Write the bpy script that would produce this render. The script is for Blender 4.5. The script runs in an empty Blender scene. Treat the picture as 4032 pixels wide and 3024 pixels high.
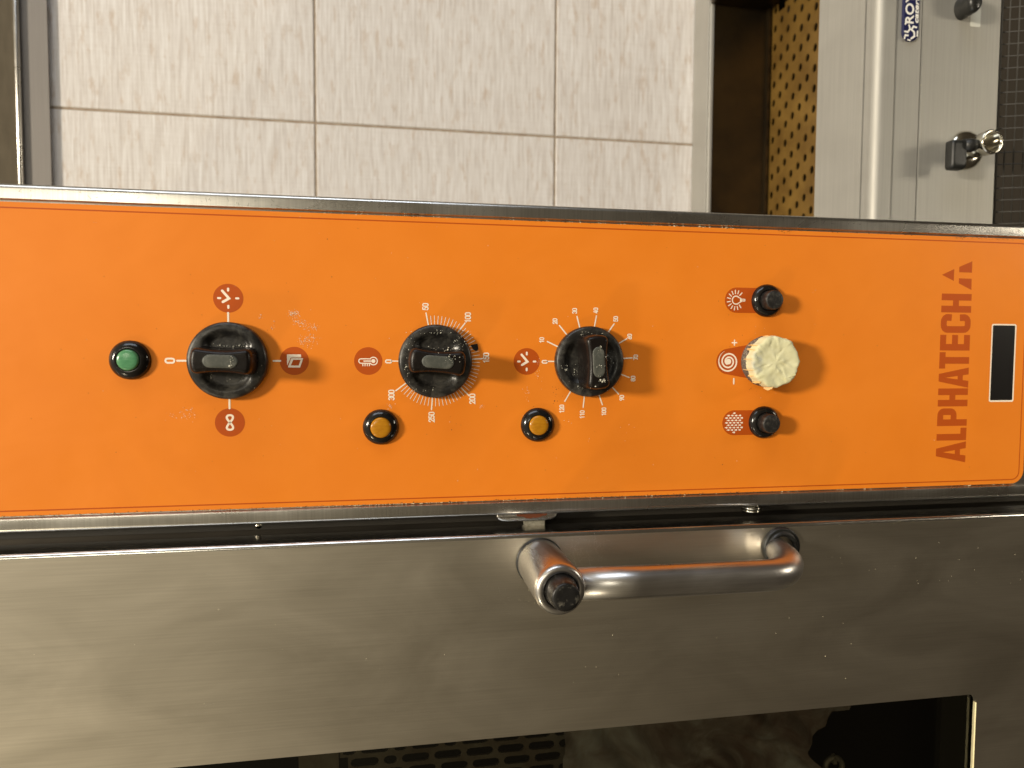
import bpy, bmesh, math, random
from mathutils import Matrix, Vector
random.seed(7)
S = bpy.context.scene
COL = S.collection
PI = math.pi

# ------------------------------------------------------------------ axes
# The oven front is the plane w = 0.  u runs DOWN the oven (world -Z), v to its right (world +X),
# w comes out towards the viewer (world -Y).  Everything below is given in millimetres of u, v, w.
def W(u, v, w):
    return Vector((v, -w, -u)) * 0.001
ROT = Matrix(((0, 1, 0), (0, 0, -1), (-1, 0, 0))).to_4x4()      # columns: u, v, w in world axes

# ------------------------------------------------------------------ camera
cd = bpy.data.cameras.new("camera"); cam = bpy.data.objects.new("camera", cd); COL.objects.link(cam)
A = ((0.9840793, -0.00386549, 0.17768791), (0.00567759, -0.99856949, -0.05316713), (0.17763924, 0.05332951, -0.98264961))
def axis(j, s):
    return (W(A[0][j] * 1000, A[1][j] * 1000, A[2][j] * 1000) * s).normalized()
ax, ay, az = axis(0, 1), axis(1, -1), axis(2, -1)
loc = W(0, 0, 450)
cam.matrix_world = Matrix(((ax.x, ay.x, az.x, loc.x), (ax.y, ay.y, az.y, loc.y), (ax.z, ay.z, az.z, loc.z), (0, 0, 0, 1)))
cd.sensor_width = 36; cd.lens = 2850 / 4032 * 36
cd.clip_start = 0.01; cd.clip_end = 50
cd.dof.use_dof = True; cd.dof.focus_distance = 0.455; cd.dof.aperture_fstop = 8.5
S.camera = cam

# ------------------------------------------------------------------ light
S.view_settings.view_transform = 'Standard'; S.view_settings.look = 'None'
S.view_settings.exposure = 0.0; S.view_settings.gamma = 1
S.world = bpy.data.worlds.new("World"); S.world.use_nodes = True
wn, wl = S.world.node_tree.nodes, S.world.node_tree.links
bg = wn["Background"]
tc = wn.new("ShaderNodeTexCoord"); sp = wn.new("ShaderNodeSeparateXYZ"); rp = wn.new("ShaderNodeValToRGB"); mp = wn.new("ShaderNodeMapRange")
mp.inputs[1].default_value = -1; mp.inputs[2].default_value = 1
wl.new(tc.outputs["Generated"], sp.inputs[0]); wl.new(sp.outputs[2], mp.inputs[0]); wl.new(mp.outputs[0], rp.inputs[0]); wl.new(rp.outputs[0], bg.inputs[0])
e = rp.color_ramp.elements                      # room seen by the steel: dark floor, tan walls, pale ceiling
e[0].position = 0.0; e[0].color = (.030, .022, .014, 1)
e[1].position = 1.0; e[1].color = (.60, .54, .42, 1)
for p, c in ((.30, (.068, .053, .035)), (.45, (.13, .104, .068)), (.58, (.26, .215, .14)), (.70, (.40, .345, .24))):
    k = e.new(p); k.color = c + (1,)
bg.inputs[1].default_value = 0.85

def lamp(name, pos, power, color, size, sy=None, target=(60, 0, 0), shape='DISK'):
    l = bpy.data.lights.new(name, 'AREA'); o = bpy.data.objects.new(name, l); COL.objects.link(o)
    l.energy = power; l.color = color; l.size = size; l.shape = shape
    if sy: l.shape = 'RECTANGLE'; l.size_y = sy
    o.location = W(*pos)
    o.rotation_euler = (W(*target) - o.location).to_track_quat('-Z', 'Y').to_euler()
    return o
lamp("ceiling_lamp_key", (-4000, 600, 2350), 246, (1, .89, .72), .58, target=(100, -40, 0))
lamp("side_window_light", (-450, 1850, 760), 15, (.80, .88, 1), .6, 1.5, target=(0, 150, -150))
lamp("ceiling_lamp_warm", (-1700, -2300, 1500), 14, (1, .85, .60), .25, target=(60, -60, 0))
lamp("ceiling_lamp_front", (-950, 520, 2250), 6, (1, .92, .74), .55, target=(60, 100, -100))
lamp("low_kitchen_lamp", (1150, 260, 420), 1.9, (1, .90, .72), .2, target=(440, 200, -110))

# ------------------------------------------------------------------ materials
def mat(name, col=(.5, .5, .5), rough=.5, metal=0.0, spec=None, coat=0):
    m = bpy.data.materials.new(name); m.use_nodes = True
    b = m.node_tree.nodes["Principled BSDF"]
    b.inputs["Base Color"].default_value = tuple(col) + (1,)
    b.inputs["Roughness"].default_value = rough; b.inputs["Metallic"].default_value = metal
    if spec is not None: b.inputs["Specular IOR Level"].default_value = spec
    if coat: b.inputs["Coat Weight"].default_value = coat; b.inputs["Coat Roughness"].default_value = .08
    return m
def nd(m, t, **kw):
    n = m.node_tree.nodes.new(t)
    for k, v in kw.items(): setattr(n, k, v)
    return n
def lk(m, a, b): m.node_tree.links.new(a, b)
def noise(m, scale, detail=4, rough=.55, vec=(1, 1, 1), dist=0.0, loc=(0, 0, 0)):
    t = nd(m, "ShaderNodeTexCoord"); mpn = nd(m, "ShaderNodeMapping"); n = nd(m, "ShaderNodeTexNoise")
    mpn.inputs["Scale"].default_value = vec; mpn.inputs["Location"].default_value = loc
    n.inputs["Scale"].default_value = scale; n.inputs["Detail"].default_value = detail
    n.inputs["Roughness"].default_value = rough; n.inputs["Distortion"].default_value = dist
    lk(m, t.outputs["Object"], mpn.inputs[0]); lk(m, mpn.outputs[0], n.inputs["Vector"])
    return n.outputs["Fac"]
def ramp(m, fac, stops):
    r = nd(m, "ShaderNodeValToRGB"); el = r.color_ramp.elements
    while len(el) < len(stops): el.new(.5)
    for i, (p, c) in enumerate(stops):
        if not isinstance(c, (tuple, list)): c = (c, c, c)
        el[i].position = p; el[i].color = tuple(c) + (1,)
    lk(m, fac, r.inputs[0]); return r.outputs[0]
def mix(m, fac, a, b, mode='MIX'):
    x = nd(m, "ShaderNodeMix", data_type='RGBA', blend_type=mode)
    for sock, val in ((x.inputs[0], fac), (x.inputs[6], a), (x.inputs[7], b)):
        if isinstance(val, (int, float)): sock.default_value = val
        elif isinstance(val, (tuple, list)): sock.default_value = tuple(val) + (1,)
        else: lk(m, val, sock)
    return x.outputs[2]
def bump(m, h, strength=.2, dist=.0005):
    b = nd(m, "ShaderNodeBump"); b.inputs["Strength"].default_value = strength; b.inputs["Distance"].default_value = dist
    lk(m, h, b.inputs["Height"]); lk(m, b.outputs[0], P(m).inputs["Normal"])
def P(m): return m.node_tree.nodes["Principled BSDF"]
M = {}

def steel(name, base, rough, grain=(3, 260, 260), tone=.10, var=.10, smear=.5, bstr=.08):
    m = mat(name, base, rough, 1.0)
    g = noise(m, 1.0, 3, .6, tuple(x * 4 for x in grain))
    sm = noise(m, 9, 4, .6, (1, 2.2, 1), .8)
    dk = tuple(c * (1 - tone * 2) for c in base); lt = tuple(min(1, c * (1 + tone)) for c in base)
    c1 = ramp(m, g, [(.3, dk), (.7, lt)])
    c2 = mix(m, smear, c1, ramp(m, sm, [(.3, tuple(c * .82 for c in base)), (.72, tuple(min(1, c * 1.1) for c in base))]))
    lk(m, c2, P(m).inputs["Base Color"])
    r = nd(m, "ShaderNodeMapRange"); r.inputs[1].default_value = .3; r.inputs[2].default_value = .75
    r.inputs[3].default_value = rough - var; r.inputs[4].default_value = rough + var
    lk(m, sm, r.inputs[0]); lk(m, r.outputs[0], P(m).inputs["Roughness"])
    bump(m, g, bstr, .0002)
    return m
M['door'] = steel("brushed_door_steel", (.61, .56, .465), .40, (3, 240, 240), .055, .035, .3)
M['frame'] = steel("brushed_frame_steel", (.62, .60, .56), .30, (260, 4, 260), .12, .07)
M['tube'] = steel("worn_tube_steel", (.64, .62, .60), .33, (6, 220, 220), .12, .09)
M['body'] = steel("dull_body_steel", (.10, .088, .072), .45, (4, 150, 150), .08, .06)
M['edge'] = steel("polished_edge_steel", (.72, .70, .66), .20, (4, 60, 60), .08, .05, .3)
M['fryer'] = steel("satin_fryer_steel", (.44, .425, .385), .62, (160, 3, 160), .05, .05, .3); P(M['fryer']).inputs["Metallic"].default_value = .65
M['chrome'] = steel("tap_chrome", (.72, .69, .60), .14, (30, 30, 30), .10, .06)
M['dark'] = mat("dark_cavity_enamel", (.030, .026, .020), .5)
M['gasket'] = mat("black_gasket_rubber", (.012, .011, .010), .6)
M['black_print'] = mat("black_window_print", (.006, .005, .005), .35)

m = M['orange'] = mat("orange_panel_film", (.80, .20, .022), .48, 0, .22)
n1 = noise(m, 14, 4, .6, (1, 1, 1), .3); n2 = noise(m, 900, 2, .5)
c = mix(m, .6, (.80, .225, .017), ramp(m, n1, [(.3, (.755, .203, .013)), (.7, (.83, .242, .021))]))
lk(m, c, P(m).inputs["Base Color"])
n3 = noise(m, 30, 5, .6); lk(m, ramp(m, n3, [(.3, .42), (.75, .58)]), P(m).inputs["Roughness"])
n4 = noise(m, 9, 3, .5, (1, 1.6, 1), .6)
add = nd(m, 'ShaderNodeMath', operation='MULTIPLY_ADD'); add.inputs[1].default_value = .02; lk(m, n2, add.inputs[0]); lk(m, n4, add.inputs[2]); bump(m, add.outputs[0], .35, .0035)
M['rust_print'] = mat("dark_orange_print", (.47, .080, .006), .5, 0, .22)
M['white_print'] = mat("cream_print", (.93, .81, .66), .5, 0, .3)

def dirty_black(name, base, dust, lo, hi, rough, sc=170):
    m = mat(name, base, rough, 0, .45)
    n = noise(m, sc, 6, .68, (1, 1, 1), .4); nb = noise(m, sc * .22, 4, .6, (1, 1, 1), .6)
    f = mix(m, 1.0, ramp(m, n, [(lo, 0.), (hi, 1.)]), ramp(m, nb, [(.35, .15), (.68, 1.)]), 'MULTIPLY')
    lk(m, mix(m, f, base, dust), P(m).inputs["Base Color"])
    lk(m, ramp(m, nb, [(.3, rough - .12), (.7, rough + .16)]), P(m).inputs["Roughness"])
    bump(m, n, .25, .0004)
    return m
M['knob'] = dirty_black("worn_black_bakelite", (.013, .012, .011), (.12, .113, .095), .45, .76, .34)
M['grip'] = dirty_black("greasy_black_bakelite", (.0085, .0065, .0055), (.07, .06, .05), .54, .82, .32)
P(M['grip']).inputs["Specular IOR Level"].default_value = .25
M['inlay'] = dirty_black("worn_grey_inlay", (.066, .070, .060), (.19, .185, .155), .46, .74, .42, 260)
M['gloss'] = dirty_black("glossy_black_plastic", (.009, .008, .0075), (.05, .046, .036), .58, .85, .13, 220)
M['cap'] = dirty_black("matt_black_button", (.012, .011, .0105), (.14, .13, .11), .48, .78, .46, 420)
M['plug'] = dirty_black("scuffed_black_plug", (.009, .0085, .008), (.26, .24, .19), .56, .76, .34, 240)
M['rubber'] = dirty_black("black_rubber", (.014, .014, .013), (.08, .08, .07), .58, .85, .36, 300)
def lens(name, c0, c1):
    m = mat(name, c0, .22, 0, .5); n = noise(m, 220, 4, .6, (1, 3, 1)); n2 = noise(m, 60, 2, .5)
    lk(m, mix(m, .6, ramp(m, n2, [(.3, c0), (.7, c1)]), ramp(m, n, [(.3, c0), (.72, c1)])), P(m).inputs["Base Color"])
    P(m).inputs["Subsurface Weight"].default_value = .0
    return m
M['green'] = lens("green_lens", (.055, .21, .092), (.12, .33, .16))
M['amber'] = lens("amber_lens", (.36, .135, .004), (.56, .25, .012))
m = M['tape'] = mat("masking_tape", (.72, .68, .42), .62, 0, .25)
n = noise(m, 260, 4, .6, (1, 1, 1)); n2 = noise(m, 60, 4, .55)
lk(m, mix(m, .5, ramp(m, n2, [(.3, (.64, .62, .37)), (.7, (.76, .73, .48))]), ramp(m, n, [(.3, (.62, .59, .34)), (.7, (.80, .77, .52))])), P(m).inputs["Base Color"])
bump(m, n, .3, .0004)
tg = nd(m, "ShaderNodeTexGradient", gradient_type='SPHERICAL'); tt = nd(m, "ShaderNodeTexCoord"); tm_ = nd(m, "ShaderNodeMapping"); tm_.inputs['Scale'].default_value = (170, 95, 60); tm_.inputs['Location'].default_value = (2.25, .0, -.96)
lk(m, tt.outputs['Object'], tm_.inputs[0]); lk(m, tm_.outputs[0], tg.inputs[0])
oldc = P(m).inputs['Base Color'].links[0].from_socket
lk(m, mix(m, mix(m, 1.0, ramp(m, tg.outputs['Fac'], [(.12, 0.), (.5, .7)]), ramp(m, n, [(.35, .35), (.65, 1.)]), 'MULTIPLY'), oldc, (.34, .36, .33)), P(m).inputs['Base Color'])
M['tape_side'] = mat("masking_tape_dense", (.80, .56, .26), .6, 0, .25)
M['knurl'] = dirty_black("dusty_knurled_plastic", (.06, .055, .05), (.42, .37, .29), .42, .62, .6, 900)
M['flour'] = mat("dried_flour", (.85, .66, .48), .9, 0, .1)
M['grime'] = mat("brown_grime", (.10, .04, .012), .7)
M['cream_dirt'] = mat("cream_residue", (.80, .72, .50), .8)
M['rust'] = mat("rust", (.13, .032, .008), .85)
m = M['galv'] = mat("dull_grey_latch", (.42, .40, .33), .5, .5)
lk(m, ramp(m, noise(m, 350, 4, .6), [(.3, (.28, .26, .20)), (.7, (.52, .49, .40))]), P(m).inputs["Base Color"])

# tile: linen-like print running across the tile (v)
m = M['tile'] = mat("linen_print_tile", (.6, .55, .48), .58, 0, .22)
oi = nd(m, "ShaderNodeObjectInfo")
t = nd(m, "ShaderNodeTexCoord"); off = nd(m, "ShaderNodeVectorMath", operation='ADD')
lk(m, t.outputs["Object"], off.inputs[0]); lk(m, oi.outputs["Location"], off.inputs[1])
def tn(scale, vec, detail, rough=.6, dist=0):
    mpn = nd(m, "ShaderNodeMapping"); mpn.inputs["Scale"].default_value = vec
    n = nd(m, "ShaderNodeTexNoise"); n.inputs["Scale"].default_value = scale; n.inputs["Detail"].default_value = detail
    n.inputs["Roughness"].default_value = rough; n.inputs["Distortion"].default_value = dist
    lk(m, off.outputs[0], mpn.inputs[0]); lk(m, mpn.outputs[0], n.inputs["Vector"]); return n.outputs["Fac"]
s1 = tn(1, (330, 22, 1), 4); s2 = tn(1, (1100, 16, 1), 2); s3 = tn(1, (120, 34, 1), 3, .65); s4 = tn(1, (14, 900, 1), 2)
base = ramp(m, s1, [(.32, (.43, .37, .325)), (.50, (.62, .58, .54)), (.70, (.77, .755, .74))])
base = mix(m, .48, base, ramp(m, s2, [(.3, (.46, .41, .37)), (.7, (.74, .73, .73))]))
base = mix(m, ramp(m, s3, [(.55, 0.), (.74, .7)]), base, (.44, .33, .24))
base = mix(m, .12, base, ramp(m, s4, [(.3, (.45, .40, .34)), (.7, (.8, .78, .76))]))
lk(m, base, P(m).inputs["Base Color"])
m = M['grout'] = mat("stained_grout", (.30, .235, .17), .9)
lk(m, ramp(m, noise(m, 60, 4, .6), [(.3, (.22, .155, .10)), (.7, (.40, .33, .25))]), P(m).inputs["Base Color"])
m = M['brass'] = mat("oily_brass_plate", (.3, .18, .04), .45, .35)
lk(m, ramp(m, noise(m, 26, 4, .6), [(.3, (.15, .080, .016)), (.7, (.26, .150, .032))]), P(m).inputs["Base Color"])
m = M['basin'] = mat("oil_browned_steel", (.12, .085, .045), .34, .8)
lk(m, ramp(m, noise(m, 12, 4, .6), [(.3, (.030, .023, .015)), (.7, (.075, .050, .022))]), P(m).inputs["Base Color"])
M['void'] = mat("well_shade_black", (.006, .004, .002), .7)
M['navy'] = mat("navy_enamel", (.008, .010, .060), .35, 0, .5)
M['badge_white'] = mat("white_enamel", (.80, .78, .72), .4)
M['sticker'] = mat("pale_sticker", (.60, .60, .54), .55)
M['wire'] = mat("greasy_wire", (.055, .05, .042), .6, .2)
M['trim'] = steel("grey_trim_steel", (.20, .182, .165), .55, (200, 3, 200), .04, .04, .2); P(M['trim']).inputs["Metallic"].default_value = .2
M['canopy'] = steel("reflection_tinted_steel", (.30, .245, .165), .40, (40, 6, 40), .14, .06); P(M['canopy']).inputs["Metallic"].default_value = .3  # brown of the steel's dark reflection is put into the base colour
m = M['paper'] = mat("grey_brown_paper", (.16, .13, .11), .75)
lk(m, ramp(m, noise(m, 22, 5, .6, (1, 1, 1), .8), [(.36, (.20, .135, .10)), (.5, (.34, .29, .25)), (.66, (.56, .56, .53))]), P(m).inputs["Base Color"])
m = M['slotplate'] = mat("slotted_plate_steel", (.34, .31, .25), .5, .4)
lk(m, ramp(m, noise(m, 30, 4, .6), [(.35, (.22, .175, .12)), (.65, (.35, .325, .26))]), P(m).inputs["Base Color"])
m = M['glass'] = bpy.data.materials.new("tinted_door_glass"); m.use_nodes = True
nt = m.node_tree; nt.nodes.remove(nt.nodes["Principled BSDF"])
tr = nd(m, "ShaderNodeBsdfTransparent"); tr.inputs[0].default_value = (.62, .60, .52, 1)
gl = nd(m, "ShaderNodeBsdfGlossy"); gl.inputs["Roughness"].default_value = .03; gl.inputs[0].default_value = (.9, .9, .85, 1)
fr = nd(m, "ShaderNodeFresnel"); fr.inputs[0].default_value = 1.45; mx = nd(m, "ShaderNodeMixShader")
lk(m, fr.outputs[0], mx.inputs[0]); lk(m, tr.outputs[0], mx.inputs[1]); lk(m, gl.outputs[0], mx.inputs[2])
lk(m, mx.outputs[0], nt.nodes["Material Output"].inputs[0])

# ------------------------------------------------------------------ mesh helpers
class MB:
    def __init__(s): s.v = []; s.f = []; s.sm = []
    def add(s, vs, fs, smooth=False):
        o = len(s.v); s.v += [tuple(p) for p in vs]; s.f += [tuple(i + o for i in f) for f in fs]; s.sm += [smooth] * len(fs); return s
    def box(s, u0, u1, v0, v1, w0, w1):
        p = [(u, v, w) for u in (u0, u1) for v in (v0, v1) for w in (w0, w1)]
        return s.add(p, [(0, 1, 3, 2), (4, 6, 7, 5), (0, 4, 5, 1), (2, 3, 7, 6), (0, 2, 6, 4), (1, 5, 7, 3)])
    def bbox(s, u0, u1, v0, v1, w0, w1, b=.4):     # box with chamfered front (w1) edges
        r = lambda d, w: [(u0 + d, v0 + d, w), (u1 - d, v0 + d, w), (u1 - d, v1 - d, w), (u0 + d, v1 - d, w)]
        return s.loft([r(0, w0), r(0, w1 - b), r(b, w1)], True, True)
    def loft(s, rings, cap0=True, cap1=True, smooth=False, closed=True):
        n = len(rings[0]); vs = [p for r in rings for p in r]; fs = []
        for k in range(len(rings) - 1):
            for i in range(n if closed else n - 1):
                j = (i + 1) % n; fs.append((k * n + i, k * n + j, (k + 1) * n + j, (k + 1) * n + i))
        s.add(vs, fs, smooth)
        o = len(s.v) - len(vs)
        if cap0: s.f.append(tuple(o + i for i in reversed(range(n)))); s.sm.append(False)
        if cap1: s.f.append(tuple(o + (len(rings) - 1) * n + i for i in range(n))); s.sm.append(False)
        return s
    def lathe(s, cu, cv, prof, n=64, cap0=False, cap1=False, smooth=True, jit=None):   # prof: (radius, w)
        rings = [[(cu + r * math.cos(2 * PI * i / n), cv + r * math.sin(2 * PI * i / n), w) for i in range(n)] for r, w in prof]
        if jit: rings = [[jit(k, i, p) for i, p in enumerate(r)] for k, r in enumerate(rings)]
        return s.loft(rings, cap0, cap1, smooth)
    def prism(s, prof, u0, u1, seg=1, smooth=False):    # closed profile of (v, w) run along u
        rings = [[(u0 + (u1 - u0) * k / seg, v, w) for v, w in prof] for k in range(seg + 1)]
        return s.loft(rings, True, True, smooth)
    def vprism(s, prof, v0, v1, smooth=False, caps=True):          # closed profile of (u, w) run along v
        return s.loft([[(u, v, w) for u, w in prof] for v in (v0, v1)], caps, caps, smooth)
    def flat(s, pts, w): return s.add([(p[0], p[1], w) for p in pts], [tuple(range(len(pts)))])
    def tube(s, path, r, n=24, cap=True, smooth=True):
        path = [Vector(p) for p in path]; rings = []; ref = None
        for i, p in enumerate(path):
            d = (path[min(i + 1, len(path) - 1)] - path[max(i - 1, 0)]).normalized()
            if ref is None: ref = d.orthogonal().normalized()
            ref = (ref - d * ref.dot(d)).normalized(); b = d.cross(ref)
            rr = r[i] if isinstance(r, (list, tuple)) else r
            rings.append([tuple(p + ref * (rr * math.cos(2 * PI * k / n)) + b * (rr * math.sin(2 * PI * k / n))) for k in range(n)])
        return s.loft(rings, cap, cap, smooth)
    def torus(s, c, R, r, axis='w', n=40, k=12):
        rings = []
        for i in range(n):
            a = 2 * PI * i / n; ring = []
            for j in range(k):
                b = 2 * PI * j / k; q = R + r * math.cos(b); h = r * math.sin(b)
                p = (q * math.cos(a), q * math.sin(a), h)
                if axis == 'v': p = (p[0], h, p[1])
                ring.append((c[0] + p[0], c[1] + p[1], c[2] + p[2]))
            rings.append(ring)
        rings.append(rings[0]); return s.loft(rings, False, False, True)
    def stroke(s, pts, wd, w, closed=False, cap='round'):
        pts = [Vector((p[0], p[1])) for p in pts]; n = len(pts); L = []; R = []; h = wd / 2
        for i, p in enumerate(pts):
            a = pts[(i - 1) % n] if closed or i > 0 else None; b = pts[(i + 1) % n] if closed or i < n - 1 else None
            d1 = (p - a).normalized() if a is not None else None; d2 = (b - p).normalized() if b is not None else None
            d1 = d1 or d2; d2 = d2 or d1
            t = (d1 + d2); t = t.normalized() if t.length > 1e-6 else d1
            nn = Vector((-t.y, t.x)); k = h / max(.45, nn.dot(Vector((-d1.y, d1.x))))
            L.append(p + nn * k); R.append(p - nn * k)
        m = n if closed else n - 1
        for i in range(m):
            j = (i + 1) % n; s.flat([R[i], R[j], L[j], L[i]], w)
        if not closed and cap == 'round':
            for p, q in ((pts[0], pts[1]), (pts[-1], pts[-2])):
                d = (p - q).normalized(); nn = Vector((-d.y, d.x))
                s.flat([p + nn * (h * math.cos(a)) + d * (h * math.sin(a)) for a in [PI * k / 8 for k in range(8, -1, -1)]], w)
        return s
    def disc(s, cu, cv, r, w, n=48, ry=None):
        return s.flat([(cu + r * math.cos(2 * PI * i / n), cv + (ry or r) * math.sin(2 * PI * i / n)) for i in range(n)], w)

ORG = {}
def obj(name, mb, material, parent=None, origin=None, fix=True):
    """one mesh object; mb is in absolute u,v,w millimetres, origin likewise"""
    if origin is None:
        origin = tuple(sum(p[i] for p in mb.v) / len(mb.v) for i in range(3))
    me = bpy.data.meshes.new(name)
    me.from_pydata([tuple((p[i] - origin[i]) * .001 for i in range(3)) for p in mb.v], [], mb.f)
    me.polygons.foreach_set("use_smooth", mb.sm)
    if fix:
        bm = bmesh.new(); bm.from_mesh(me); bmesh.ops.recalc_face_normals(bm, faces=bm.faces); bm.to_mesh(me); bm.free()
    me.materials.append(M[material] if isinstance(material, str) else material); me.update()
    o = bpy.data.objects.new(name, me); COL.objects.link(o); ORG[o.name] = origin
    if parent is None: o.matrix_world = Matrix.Translation(W(*origin)) @ ROT
    else:
        o.parent = parent; po = ORG[parent.name]; o.location = tuple((origin[i] - po[i]) * .001 for i in range(3))
    return o
def flatobj(name, mb, material, parent, origin=None):        # printed marks, all facing the viewer
    o = obj(name, mb, material, parent, origin, fix=False)
    bm = bmesh.new(); bm.from_mesh(o.data); bm.normal_update()
    for f in bm.faces:
        if f.normal.z < 0: f.normal_flip()
    bm.to_mesh(o.data); bm.free(); return o
def thing(name, label, cat, origin, group=None):
    o = bpy.data.objects.new(name, None); COL.objects.link(o); o.empty_display_size = .02
    o.matrix_world = Matrix.Translation(W(*origin)) @ ROT; ORG[o.name] = origin
    tag(o, label, cat, group); return o
def tag(o, label=None, cat=None, group=None, kind=None):
    for k, v in (('label', label), ('category', cat), ('group', group), ('kind', kind)):
        if v: o[k] = v
    return o
def part_copy(src, origin, dt=None):         # a part and its sub-parts, moved so that its origin is at `origin`
    c = src.copy(); COL.objects.link(c); ORG[c.name] = origin
    po = ORG[src.parent.name]; c.parent = src.parent; c.location = tuple((origin[i] - po[i]) * .001 for i in range(3))
    for ch in list(src.children):
        d = ch.copy(); COL.objects.link(d); d.parent = c
        ORG[d.name] = tuple(origin[i] + ORG[ch.name][i] - ORG[src.name][i] for i in range(3))
    return c
def arc(cx, cy, r, a0, a1, n, ry=None):
    return [(cx + r * math.cos(math.radians(a0 + (a1 - a0) * i / n)), cy + (ry or r) * math.sin(math.radians(a0 + (a1 - a0) * i / n))) for i in range(n + 1)]
def rrect(u0, u1, v0, v1, r, n=6):
    return arc(u1 - r, v1 - r, r, 0, 90, n) + arc(u0 + r, v1 - r, r, 90, 180, n) + arc(u0 + r, v0 + r, r, 180, 270, n) + arc(u1 - r, v0 + r, r, 270, 360, n)

# ================================================================== SETTING: tiled wall
WALL = -475
wm = MB(); wm.box(-700, 840, -340, 900, WALL - 30, WALL - 1.2)
wall = tag(obj('tiled_wall', wm, 'grout', None, (72, 270, WALL)), 'kitchen wall of large beige linen patterned tiles with brown joints', kind='structure')
us = [-677.6, -377.3, -77.5, 222.0, 521.8, 821.5]; vs_ = [-332, 269.5, 870]
tm = MB(); tm.bbox(-148.6, 148.6, -299.2, 299.2, -6, 0, 1.0)
first = None
for i in range(5):
    for j in range(2):
        cu, cv = (us[i] + us[i + 1]) / 2, (vs_[j] + vs_[j + 1]) / 2
        if first is None:
            tm2 = MB(); tm2.v = [(p[0] + cu, p[1] + cv, p[2] + WALL) for p in tm.v]; tm2.f = tm.f; tm2.sm = tm.sm
            first = obj('tile', tm2, 'tile', wall, (cu, cv, WALL))
        else:
            part_copy(first, (cu, cv, WALL + random.uniform(-.25, .1)))

# ================================================================== steel hood trim at the wall (photo left = up)
hd = thing('extraction_hood', 'grey steel hood edge on the tiled wall with a thin bright bent lip', 'hood', (-430, 400, WALL))
h = MB(); h.vprism([(-371.5, WALL + .5), (-369.7, WALL + 7), (-430, WALL + 7), (-430, WALL + .5)], -300, 880); obj('lower_trim', h, 'trim', hd)
LW, LU = WALL + 11, -399.5
h = MB(); h.vprism([(LU + 3 * math.sin(a), LW + 3 * math.cos(a)) for a in [PI * k / 8 for k in range(-4, 13)]], -300, 880, True); obj('bent_lip', h, 'frame', hd)
h = MB(); h.vprism([(LU - 2.4, LW + .5), (LU - 3.2, LW + 1.5), (-640, LW + 150), (-640, WALL + 8), (LU - 3, WALL + 7.2)], -300, 880); obj('canopy', h, 'canopy', hd)

# ================================================================== OVEN
oven = thing('convection_oven', 'stainless steel oven with an upright orange control panel beside its handled glass door', 'oven', (0, -10, 0))
# -- control panel housing: rounded steel channel
prof = [(88.5, -445), (88.5, -3)]
prof += [(85.5 + 3 * math.cos(math.radians(a)), -3 + 3 * math.sin(math.radians(a))) for a in (15, 30, 45, 60, 75, 90)]
prof += [(80.1, -.05), (79.3, -1.4), (78.4, -1.6), (-98.7, -1.6), (-99.4, -1.5), (-100.3, -.2), (-101.2, 0)]
prof += [(-105.6 - 2.9 * math.sin(math.radians(a)), -2.9 + 2.9 * math.cos(math.radians(a))) for a in (0, 15, 30, 45, 60, 75, 90)]
prof += [(-108.5, -27), (-108.5, -445)]
b = MB(); b.prism(prof, -280, 485, 1)
fr_ = obj('panel_frame', b, 'frame', oven, (100, -10, -1))
bm = bmesh.new(); bm.from_mesh(fr_.data)
for f in bm.faces: f.smooth = len(f.verts) == 4
bm.to_mesh(fr_.data); bm.free()
try:
    fr_.data.set_sharp_from_angle(angle=math.radians(32))
except Exception: pass
# -- orange film
out = [(-280, 78.3), (-280, -98.6)] + arc(452.5, -88.9, 9.7, 270, 360, 8) + arc(452.5, 68.6, 9.7, 0, 90, 8)
b = MB(); b.loft([[(p[0], p[1], -1.58) for p in out], [(p[0], p[1], -.75) for p in out]], True, True)
film = obj('control_panel', b, 'orange', oven, (100, -10, -.75))
PW, PW2 = -.70, -.64
b = MB(); b.stroke([(-280, 75.1)] + [(448, 75.1)] + arc(452.5, 69.2, 5.9, 90, 0, 8) + arc(452.5, -89.7, 5.9, 0, -90, 8) + [(448, -95.6), (-280, -95.6)], .75, PW, cap='butt')
flatobj('border_line', b, 'rust_print', film)

# dial plates and icons -------------------------------------------------------
def icon_disc(cu, cv, r=8.45):
    b = MB(); b.disc(cu, cv, r, PW); return flatobj('icon_disc', b, 'rust_print', film, (cu, cv, PW))
def clock(cu, cv):
    icon_disc(cu, cv)
    b = MB()
    for du, dv in ((0, 5.05), (0, -5.05)): b.stroke([(cu + du, cv + dv + .55), (cu + du, cv + dv - .55)], 1.25, PW2)
    for du, dv in ((-5.05, 0), (5.05, 0)): b.stroke([(cu + du - .6, cv + dv), (cu + du + .6, cv + dv)], 1.2, PW2)
    b.stroke([(cu - 3.3, cv + 4.3), (cu + .45, cv - .1), (cu - 3.0, cv - 2.2)], 1.45, PW2)
    flatobj('clock_symbol', b, 'white_print', film, (cu, cv, PW2))
clock(-88.4, 26.8); clock(90.9, -10.1)
icon_disc(-88.5, -46.6)
b = MB(); b.stroke([(-88.5 + 1.75 * math.sin(2 * t) * (1.0), -46.6 + 4.35 * math.cos(t)) for t in [2 * PI * k / 64 for k in range(64)]], 1.25, PW2, True)
flatobj('infinity_symbol', b, 'white_print', film)
cu, cv = -51.3, -10.0; icon_disc(cu, cv); k = 8.45 / 235; kv = 8.45 / 225
def tp(pts): return [(cu + (x - 1400) * k, cv - (y - 1332) * kv) for x, y in pts]
b = MB(); q = tp([(1280, 1228), (1508, 1228), (1510, 1276), (1342, 1280), (1285, 1408)]); b.flat([q[0], q[1], q[2], q[3]], PW2); b.flat([q[0], q[3], q[4]], PW2)
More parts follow.
